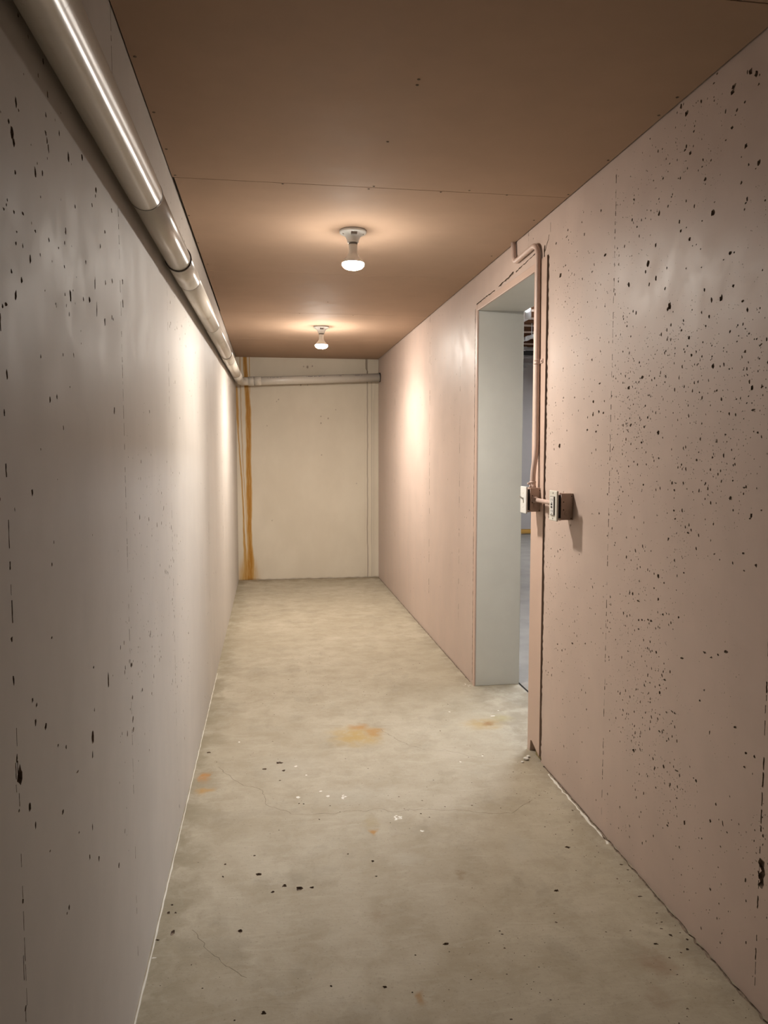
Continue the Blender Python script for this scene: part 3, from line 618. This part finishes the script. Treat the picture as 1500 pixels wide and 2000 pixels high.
box(bm, (3.95, YA-.06, 2.67), (4.07, YA-.0, 2.745), 0, .004)
struct(link('trim_1', bm, 'tin'), 'grey ledge along the top of the wall beyond the doorway')

# ================================================================== THINGS
# ---- drain pipe along the left wall and across the end wall
R0 = .0385
def axis(y): return Vector((-.282, y, 1.905 + (2.038-1.905)/7.8*y))
pipe = tag(empty('drain_pipe', axis(0)), 'long white plastic drain pipe run along the left wall and round onto the end wall', 'pipe')
def pp(name, bm, mat, smooth=False, par=None):
    o = link(name, bm, mat)
    o.parent = par or pipe
    o.matrix_parent_inverse = Matrix.Translation(-Vector(pipe.location))
    return o
AX = (axis(7)-axis(0)).normalized()
def seglen(y0, y1, r, name='pipe_length', lip=.0012):
    bm = bmesh.new(); a = axis(y0); L = (axis(y1)-a).length
    revolve(bm, a, AX, [(0, r-lip), (lip, r), (L-lip, r), (L, r-lip)], 56)
    return pp(name, bm, 'pvc')
YJ = JOINTS = dict(a=1.905, b=2.565, c=2.885, d=4.0, e=5.3, f=5.72, g=6.9)
seglen(-2.5, YJ['a'], R0+.0012)
seglen(YJ['a']+.004, YJ['b'], R0)
seglen(YJ['b']+.003, YJ['c'], R0+.002, 'coupling')
seglen(YJ['c']+.003, YJ['d'], R0)
seglen(YJ['d']+.002, YJ['e'], R0-.0003)
seglen(YJ['e']+.003, YJ['f'], R0+.003, 'coupling')
seglen(YJ['f']+.003, YJ['g'], R0+.001)
def ring(y, r, w, nm='joint_ring'):
    bm = bmesh.new(); revolve(bm, axis(y-.0005), AX, [(0, r-.003), (.0004, r), (w, r), (w+.0006, r-.003)], 56); return pp(nm, bm, 'ring')
ring(YJ['a']-.001, R0+.0018, .004); ring(YJ['b']-.003, R0+.0042, .006); ring(YJ['c']-.001, R0+.0024, .003)
ring(YJ['d'], R0+.0006, .002); ring(YJ['e'], R0+.0022, .003); ring(YJ['f'], R0+.0034, .003); ring(YJ['g'], R0+.0018, .003)
# elbow and cross pipe
e0 = axis(YJ['g']+.003); e1 = axis(7.74); rb = .085
R1 = .042
c0 = Vector((e1.x+rb, 7.74+rb+.025, e1.z+.004)); tgt = Vector((XR-.002, c0.y, 2.098)); dv = (tgt-c0).normalized()
bm = bmesh.new()
pth = [e0 + (e1-e0)*t for t in (0, .5, .9)]
for k in range(13):
    t = k/12; P0 = axis(7.66); P1 = Vector((e1.x, c0.y, e1.z)); P2 = c0
    pth.append(P0*(1-t)**2 + P1*2*t*(1-t) + P2*t*t)
tube(bm, [p for i, p in enumerate(pth) if i == 0 or (p-pth[i-1]).length > 1e-4 and (i != 2)], R0+.003, 40)
pp('elbow', bm, 'pvc')
bm = bmesh.new(); revolve(bm, c0 - dv*.003, dv, [(0, R1+.004), (.058, R1+.004), (.060, R1)], 48); pp('hub', bm, 'pvc')
bm = bmesh.new(); revolve(bm, c0 + dv*.05, dv, [(0, R1), (.2, R1), (((tgt-c0).length-.055), R1)], 48); pp('cross_pipe', bm, 'pvc')
bm = bmesh.new(); revolve(bm, c0 + dv*.058, dv, [(0, R1), (.0005, R1+.0032), (.064, R1+.0032), (.066, R1)], 48); pp('coupling', bm, 'pvc')
bm = bmesh.new(); revolve(bm, c0 + dv*.052, dv, [(0, R1), (.0005, R1+.0045), (.003, R1+.0045), (.0035, R1)], 48); pp('joint_ring', bm, 'ring')
bm = bmesh.new(); revolve(bm, tgt - dv*.004, dv, [(0, R1+.001), (.0005, R1+.007), (.006, R1+.007)], 40); pp('joint_ring', bm, 'void')
# faded print on the pipe: rows of illegible little marks
def marking(org, ax, r, ang, s0, s1, hgt, mx, dens):
    ax = Vector(ax).normalized(); up = Vector((0, 0, 1)); side = ax.cross(up).normalized(); up = side.cross(ax)
    bm = bmesh.new(); s = s0
    while s < s1:
        L = random.uniform(.3, 1.0)*mx
        if random.random() < dens:
            da = hgt/r*random.uniform(.5, 1); a0 = ang + random.uniform(-.2, .2)*hgt/r
            vs = []
            for ss, aa in ((s, a0-da/2), (s+L, a0-da/2), (s+L, a0+da/2), (s, a0+da/2)):
                vs.append(bm.verts.new(Vector(org) + ax*ss + (side*math.cos(aa) + up*math.sin(aa))*(r+.0004)))
            bm.faces.new(vs)
        s += L + random.uniform(.1, .5)*mx
    return pp('printed_marking', bm, 'ink')
side_ang = math.radians(22)
for s0, s1 in ((1.30, 1.43), (1.52, 1.74), (2.22, 2.50)):
    marking(axis(0), AX, R0+(.0012 if s1 < 1.9 else 0), side_ang, s0, s1, .008, .007, .8)
for s0, s1 in ((.13, .27), (.53, .72), (.86, .885), (1.02, 1.10)):
    marking(c0, dv, R1, math.radians(38), s0+.05, s1+.05, .007, .010, .85)

# ---- two bare-bulb lampholders
def lamp(x, y, label, lens='lens', watts=BULB_WATTS):
    t = tag(empty('ceiling_lamp', (x, y, ZC)), label, 'ceiling light', 'bare bulb ceiling lights')
    D = (0, 0, -1)
    bm = bmesh.new()
    revolve(bm, (0, 0, 0), D, [(0, .057), (.003, .0595), (.009, .0595), (.013, .057), (.0155, .050), (.020, .041), (.028, .0325), (.038, .0275), (.045, .0255), (.050, .0255), (.052, .0235), (.052, .0190)], 48)
    link('lampholder', bm, 'porcelain', t)
    bm = bmesh.new(); revolve(bm, (0, 0, 0), D, [(.052, .0195), (.060, .0195), (.0605, .0185), (.061, .0185)], 32); link('bulb_collar', bm, 'label', t)
    bm = bmesh.new(); box(bm, (-.013, -.0485, -.026), (.013, -.0355, -.0145), 0, .001)
    link('terminal_plate', bm, 'label', t)
    for s in (-1, 1):
        bm = bmesh.new(); revolve(bm, (s*.043, -.012, -.0185), D, [(-.004, .004), (.001, .004), (.002, .0028)], 14); link('mounting_screw', bm, 'steel', t)
    b = empty('bulb', (0, 0, 0)); b.parent = t
    bm = bmesh.new(); revolve(bm, (0, 0, 0), D, [(.0605, .0185), (.064, .0185), (.090, .0180), (.098, .0195), (.108, .0250), (.118, .0330), (.128, .0410), (.136, .0465), (.140, .0480)], 48, cap1=False)
    link('bulb_neck', bm, 'shell', b)
    bm = bmesh.new(); revolve(bm, (0, 0, 0), D, [(.140, .0480), (.1425, .0486), (.145, .0487), (.149, .0480), (.1535, .0455), (.158, .0410), (.162, .0345), (.165, .0265), (.167, .0150), (.168, 0)], 48, cap0=False)
    link('bulb_lens', bm, lens, b)
    ld_ = bpy.data.lights.new('bulb_beam', 'SPOT'); ld_.energy = watts; ld_.color = BULB_COLOR
    ld_.spot_size = math.radians(172); ld_.spot_blend = 1.0; ld_.shadow_soft_size = .046
    lo = bpy.data.objects.new('bulb_beam', ld_); COL.objects.link(lo); lo.parent = b; lo.location = (0, 0, -.215)
    return t
lamp(.373, 3.392, 'nearer bare glowing bulb in a white porcelain holder on the tan ceiling')
lamp(.408, 5.967, 'farther bare glowing bulb in a white porcelain holder close to the end wall', 'lens_far', FAR_BULB_WATTS)

# ---- conduit
CX = 1.126
con = tag(empty('conduit', (CX, 3.12, 1.18)), 'pink painted electrical conduit bent from the ceiling down the doorway jamb to the switch', 'conduit')
def cp(name, bm, mat, root, par=None):
    o = link(name, bm, mat); o.parent = par or root
    if par is None: o.matrix_parent_inverse = Matrix.Translation(-Vector(root.location))
    return o
bm = bmesh.new()
pth = rounded([(CX, 3.472, 2.30), (CX, 3.458, 2.198), (CX, 3.135, 2.208), (CX, 3.118, 1.34), (1.112, 3.117, 1.25), (1.111, 3.117, 1.178)], [.055, .075, .05, .05], 10)
tube(bm, pth, .0115, 24)
cp('conduit_tube', bm, 'pinkmetal', con)
bm = bmesh.new()
revolve(bm, (CX, 3.1253, 1.70), (0, -.0008, 1), [(0, .0118), (.001, .0138), (.005, .0138), (.007, .0130), (.015, .0130), (.017, .0138), (.021, .0138), (.022, .0118)], 24)
box(bm, (XR-.0075, 3.082, 1.702), (XR-.0045, 3.116, 1.72), 0, .001)
st = cp('strap', bm, 'pinkmetal', con)
bm = bmesh.new(); revolve(bm, (XR-.0075, 3.093, 1.711), (-1, 0, 0), [(0, .005), (.002, .005), (.004, .003), (.004, 0)], 14); cp('strap_screw', bm, 'pinkmetal', con, st)
bm = bmesh.new()
revolve(bm, (1.111, 3.117, 1.180), (0, 0, 1), [(0, .015), (.005, .015), (.0055, .0135), (.020, .0135), (.021, .0145), (.025, .0145), (.0255, .012)], 24)
cc = cp('connector', bm, 'pinkmetal', con)
bm = bmesh.new(); revolve(bm, (1.0985, 3.114, 1.196), (-1, -.1, .0), [(0, .0035), (.007, .0035), (.007, .0048), (.011, .0048), (.012, .003)], 14); cp('connector_screw', bm, 'pinkmetal', con, cc)

# ---- boxes
def handy_box(root, y0, y1, zc, x0=1.092):
    bm = bmesh.new()
    box(bm, (x0, y0, zc-.051), (XR-.0005, y1, zc+.051), 0, .0025)
    b = cp('box', bm, 'boxpaint', root)
    bm = bmesh.new(); revolve(bm, (x0+.024, y0-.0002, zc-.026), (0, -1, 0), [(-.0008, .0112), (.0006, .0112), (.0010, .0104), (.0003, .0100), (.0002, .0)], 24)
    cp('knockout', bm, 'boxpaint', root, b)
    for dx, dz in ((.009, .018), (.009, -.012), (.041, .040), (.040, -.045)):
        bm = bmesh.new(); revolve(bm, (x0+dx, y0-.0004, zc+dz), (0, -1, 0), [(-.001, .0021), (.0003, .0021), (.0003, 0)], 10); cp('screw_hole', bm, 'black', root, b)
    # mounting ears, and a strap block blackened to stand for the gap's shade
    bm = bmesh.new()
    box(bm, (x0-.0195, y0+.006, zc-.044), (x0-.001, y1-.008, zc+.044), 0, .001)
    cp('gap_shade_strap', bm, 'black', root)
    bm = bmesh.new()
    for s in (-1, 1):
        box(bm, (x0-.004, y0+.004, zc+s*.0485-.0045), (x0+.001, y1-.004, zc+s*.0485+.0045), 0, .001)
        pts = [(x0+.001, y0-.0012, zc+s*.050), (x0-.005, y0-.0012, zc+s*.046), (x0-.010, y0+.004, zc+s*.048)]
        tube(bm, pts, .0016, 8)
    tube(bm, [(x0+.0005, y0+.001, zc-.05), (x0+.0005, y0+.001, zc+.05)], .0013, 8)
    cp('device_ear', bm, 'pinkmetal', root)
    return b
sw = tag(empty('switch_box', (XR, 3.117, 1.077)), 'surface box with white toggle switch plate on the doorway jamb', 'light switch')
handy_box(sw, 3.090, 3.144, 1.128)
bm = bmesh.new(); box(bm, (1.0655, 3.068, 1.071), (1.0728, 3.142, 1.185), 0, .003, 3)
pl = cp('cover_plate', bm, 'plastic', sw)
bm = bmesh.new(); box(bm, (1.0645, 3.0995, 1.116), (1.0665, 3.1105, 1.140), 0, .0004)
cp('toggle_slot', bm, 'ivory', sw, pl)
for dz in (-.030, .030):
    bm = bmesh.new(); revolve(bm, (1.0655, 3.105, 1.128+dz), (-1, 0, 0), [(-.001, .0032), (.0006, .0032), (.001, .002), (.001, 0)], 12); cp('plate_screw', bm, 'ivory', sw, pl)
bm = bmesh.new()
v = []
for x, hz, hy, zc in ((1.066, .0045, .0042, 1.131), (1.058, .0038, .0036, 1.136), (1.050, .0032, .0032, 1.1415), (1.0475, .0020, .0022, 1.143)):
    v.append([bm.verts.new((x, 3.105+sy*hy, zc+sz*hz)) for sy, sz in ((-1,-1),(1,-1),(1,1),(-1,1))])
for a, b in zip(v, v[1:]):
    for k in range(4): bm.faces.new((a[k], a[(k+1)%4], b[(k+1)%4], b[k]))
bm.faces.new(v[0][::-1]); bm.faces.new(v[-1])
cp('toggle', bm, 'plastic', sw)

ob = tag(empty('outlet_box', (XR, 2.77, 1.07)), 'surface box with ivory two-socket test-button outlet on the pink concrete wall', 'power outlet')
handy_box(ob, 2.743, 2.797, 1.123)
bm = bmesh.new(); box(bm, (1.0655, 2.722, 1.069), (1.0728, 2.800, 1.184), 0, .003, 3)
pl = cp('cover_plate', bm, 'ivory', ob)
for dz in (-.0485, .0485):
    bm = bmesh.new(); revolve(bm, (1.0655, 2.761, 1.1265+dz), (-1, 0, 0), [(-.001, .0032), (.0006, .0032), (.001, .002), (.001, 0)], 12); cp('plate_screw', bm, 'label', ob, pl)
bm = bmesh.new(); box(bm, (1.0605, 2.7435, 1.0925), (1.066, 2.7785, 1.1605), 0, .0012, 2)
fc = cp('socket_face', bm, 'plastic', ob)
for dz in (.022, -.021):
    bm = bmesh.new()
    box(bm, (1.0600, 2.753, 1.1265+dz-.003), (1.0607, 2.7548, 1.1265+dz+.005), 0)
    box(bm, (1.0600, 2.766, 1.1265+dz-.002), (1.0607, 2.7678, 1.1265+dz+.005), 0)
    revolve(bm, (1.0607, 2.7605, 1.1265+dz-.0095), (-1, 0, 0), [(0, .0024), (.0007, .0024)], 10)
    cp('socket_slots', bm, 'black', ob, fc)
for dz in (.0055, -.0050):
    bm = bmesh.new(); box(bm, (1.0590, 2.755, 1.1265+dz-.0034), (1.0606, 2.767, 1.1265+dz+.0034), 0, .0006); cp('test_button', bm, 'black', ob, fc)
bm = bmesh.new(); box(bm, (1.0612, 2.7415, 1.0905), (1.0658, 2.7805, 1.1625), 0, .0008); cp('socket_gasket', bm, 'label', ob, fc)

# ---- link conduit between the two boxes
lc = tag(empty('link_conduit', (1.112, 2.945, 1.128)), 'short horizontal pink conduit joining the switch box to the outlet box', 'conduit')
bm = bmesh.new(); tube(bm, [(1.112, 3.089, 1.1285), (1.112, 2.95, 1.128), (1.112, 2.798, 1.1275)], .0092, 24); cp('conduit_tube', bm, 'pinkmetal', lc)
bm = bmesh.new(); revolve(bm, (1.112, 3.0895, 1.1285), (0, -1, 0), [(0, .0145), (.004, .0145), (.0045, .0115), (.012, .0115), (.013, .0125), (.017, .0125), (.0175, .0092)], 22); cn = cp('connector', bm, 'pinkmetal', lc)
bm = bmesh.new(); revolve(bm, (1.100, 3.080, 1.1275), (-1, 0, 0), [(0, .003), (.006, .003), (.006, .0045), (.010, .0045), (.011, .003)], 12); cp('connector_screw', bm, 'pinkmetal', lc, cn)
bm = bmesh.new(); revolve(bm, (1.112, 2.7975, 1.1275), (0, 1, 0), [(0, .0145), (.004, .0145), (.0045, .0115), (.014, .0115), (.0145, .0092)], 22); cp('connector', bm, 'pinkmetal', lc)

# ---- plaster crumbs at the foot of the near jamb
for k, (x, y, r, lb) in enumerate(((1.085, 3.075, .012, 'largest white plaster crumb on the floor by the notched jamb foot'), (1.105, 3.10, .008, 'small white plaster crumb nearest the notched jamb foot'), (1.06, 3.05, .006, 'tiny white plaster crumb farthest out from the notched jamb foot'))):
    bm = bmesh.new(); bmesh.ops.create_icosphere(bm, subdivisions=2, radius=r)
    for vv in bm.verts:
        vv.co *= 1 + .35*noise.noise(vv.co*180 + Vector((k*7, 0, 0)))
        vv.co.z *= .55
    zmin = min(vv.co.z for vv in bm.verts)
    o = link('plaster_crumb', bm, 'fleck'); o.location = (x, y, -zmin-.0003)
    tag(o, lb, 'debris', 'plaster crumbs by the doorway')

# ---- adjoining room: joists, pipes, shop lights
names = ['nearest brown ceiling joist seen at the top of the doorway opening', 'second brown ceiling joist back from the doorway head', 'third brown ceiling joist back, level with the foot of the white light',
         'fourth brown ceiling joist back, just above the white pipe', 'fifth brown ceiling joist back, partly behind the white pipe', 'sixth brown ceiling joist back, just below the white pipe', 'last brown ceiling joist before the far grey wall']
for y, nm in zip((7.82, 8.30, 8.76, 9.23, 9.71, 10.22, 10.74), names):
    o = tag(empty('ceiling_joist', (XO+.01, y, ZJ)), nm, 'joist', 'ceiling joists beyond the doorway')
    bm = bmesh.new(); box(bm, (0, -.014, .014), (XA-XO-.02, .014, .239), 0, .001, 1); link('shaded_side', bm, 'joist', o)  # side coloured dark so the lower edge looks lit
    bm = bmesh.new(); box(bm, (0, -.03, 0), (XA-XO-.02, .03, .0135), 0, .002, 1); link('lit_edge', bm, 'lit_edge', o)['label'] = 'lower edge coloured paler as if lit'
wp = tag(empty('overhead_pipe', (3.1, 9.0, 2.70)), 'white plastic pipe hung under the joists beyond the doorway', 'pipe')
bm = bmesh.new(); qa, qb = Vector((3.11, 9.3, 2.711)), Vector((3.037, 8.5, 2.668)); pa, pb = qa+(qa-qb)*0.95, qb-(qa-qb)*1.2; dd = (pb-pa).normalized(); L = (pb-pa).length
revolve(bm, pa, dd, [(0, .0225), (L, .0225)], 24); cp('pipe_length', bm, 'plastic', wp)
bm = bmesh.new(); q = qa+(qb-qa)*.45; revolve(bm, q, dd, [(0, .0225), (.001, .028), (.11, .028), (.111, .0225)], 24); cp('coupling', bm, 'plastic', wp)
for f, dx in ((.08, -.02), (.78, .0)):
    q = qa+(qb-qa)*f
    bm = bmesh.new(); tube(bm, [(q.x, q.y, q.z+.022), (q.x+dx*.4, q.y, q.z+.06), (q.x+dx, q.y, ZJ+.02)], .004, 8); cp('hanger_wire', bm, 'plastic', wp)
bm = bmesh.new(); q = qa+(qb-qa)*.03; box(bm, (q.x-.012, q.y-.004, q.z+.02), (q.x+.012, q.y+.004, q.z+.10), 0, .002); cp('hanger_bracket', bm, 'plastic', wp)
gp = tag(empty('grey_duct', (3.5, 10.34, 2.748)), 'flat grey duct crossing under the joists below the white pipe', 'duct')
bm = bmesh.new(); box(bm, (XO+.02, 10.30, 2.748), (XA-.02, 10.38, 2.786), 0, .008); cp('duct_body', bm, 'tin', gp)
bm = bmesh.new(); box(bm, (3.44, 10.295, 2.743), (3.56, 10.385, 2.791), 0, .004); cp('duct_collar', bm, 'tin', gp)

def shop_light(x, y, z, L, label, tubes=2):
    t = tag(empty('shop_light', (x, y, z)), label, 'light fixture', 'hanging tube lights beyond the doorway')
    bm = bmesh.new()
    prof = [(-.085, -.035), (-.055, .0), (-.045, .045), (.045, .045), (.055, .0), (.085, -.035), (.080, -.037), (.050, -.006), (-.050, -.006), (-.080, -.037)]
    a = [bm.verts.new((p, -L/2, q)) for p, q in prof]; b = [bm.verts.new((p, L/2, q)) for p, q in prof]
    for i in range(len(prof)):
        j = (i+1) % len(prof); bm.faces.new((a[i], a[j], b[j], b[i]))
    bm.faces.new(a[::-1]); bm.faces.new(b)
    link('housing', bm, 'plastic', t)
    for s in (-1, 1):
        bm = bmesh.new(); box(bm, (-.075, s*(L/2+.004)-.004, -.045), (.075, s*(L/2+.004)+.004, .05), 0, .003); link('end_plate', bm, 'plastic', t)
    for s in (-1, 1):
        bm = bmesh.new(); tube(bm, [(s*.035, -L/2+.02, -.025), (s*.035, L/2-.02, -.025)], .013, 14); link('lamp_tube', bm, 'tube', t)
    for s in (-1, 1):
        bm = bmesh.new(); tube(bm, [(0, s*L*.4, .044), (0, s*L*.4, ZJ-z+.01)], .003, 6); link('hanger_chain', bm, 'steel', t)
    return t
sl = tag(empty('shop_light', (2.29, 7.2, 2.515)), 'white boxy light with thin lit tube showing at the top of the doorway opening', 'light fixture', 'hanging tube lights beyond the doorway')
bm = bmesh.new(); box(bm, (2.262, 6.63, 2.515), (2.318, 7.83, 2.600), 0, .006); cp('housing', bm, 'plastic', sl)
bm = bmesh.new(); box(bm, (2.257, 6.612, 2.508), (2.323, 6.63, 2.606), 0, .008); cp('end_plate', bm, 'plastic', sl)
for yy in (6.64, 7.80):
    bm = bmesh.new(); box(bm, (2.282, yy, 2.598), (2.300, yy+.02, 2.632), 0, .002); cp('tube_clip', bm, 'plastic', sl)
bm = bmesh.new(); tube(bm, [(2.291, 6.60, 2.622), (2.291, 7.83, 2.622)], .007, 12); cp('lamp_tube', bm, 'tube', sl)
for yy in (6.9, 7.55):
    bm = bmesh.new(); tube(bm, [(2.272, yy, 2.598), (2.272, yy, ZJ+.02)], .003, 6); cp('hanger_chain', bm, 'steel', sl)
shop_light(2.30, 4.65, 2.55, 1.2, 'white tube light hung nearest the doorway, out of sight behind the pink wall')
shop_light(4.25, 9.3, 2.60, 1.2, 'added unseen tube light brightening the far grey wall, hidden behind the near jamb')  # extra fixture, added out of view to brighten the far grey wall
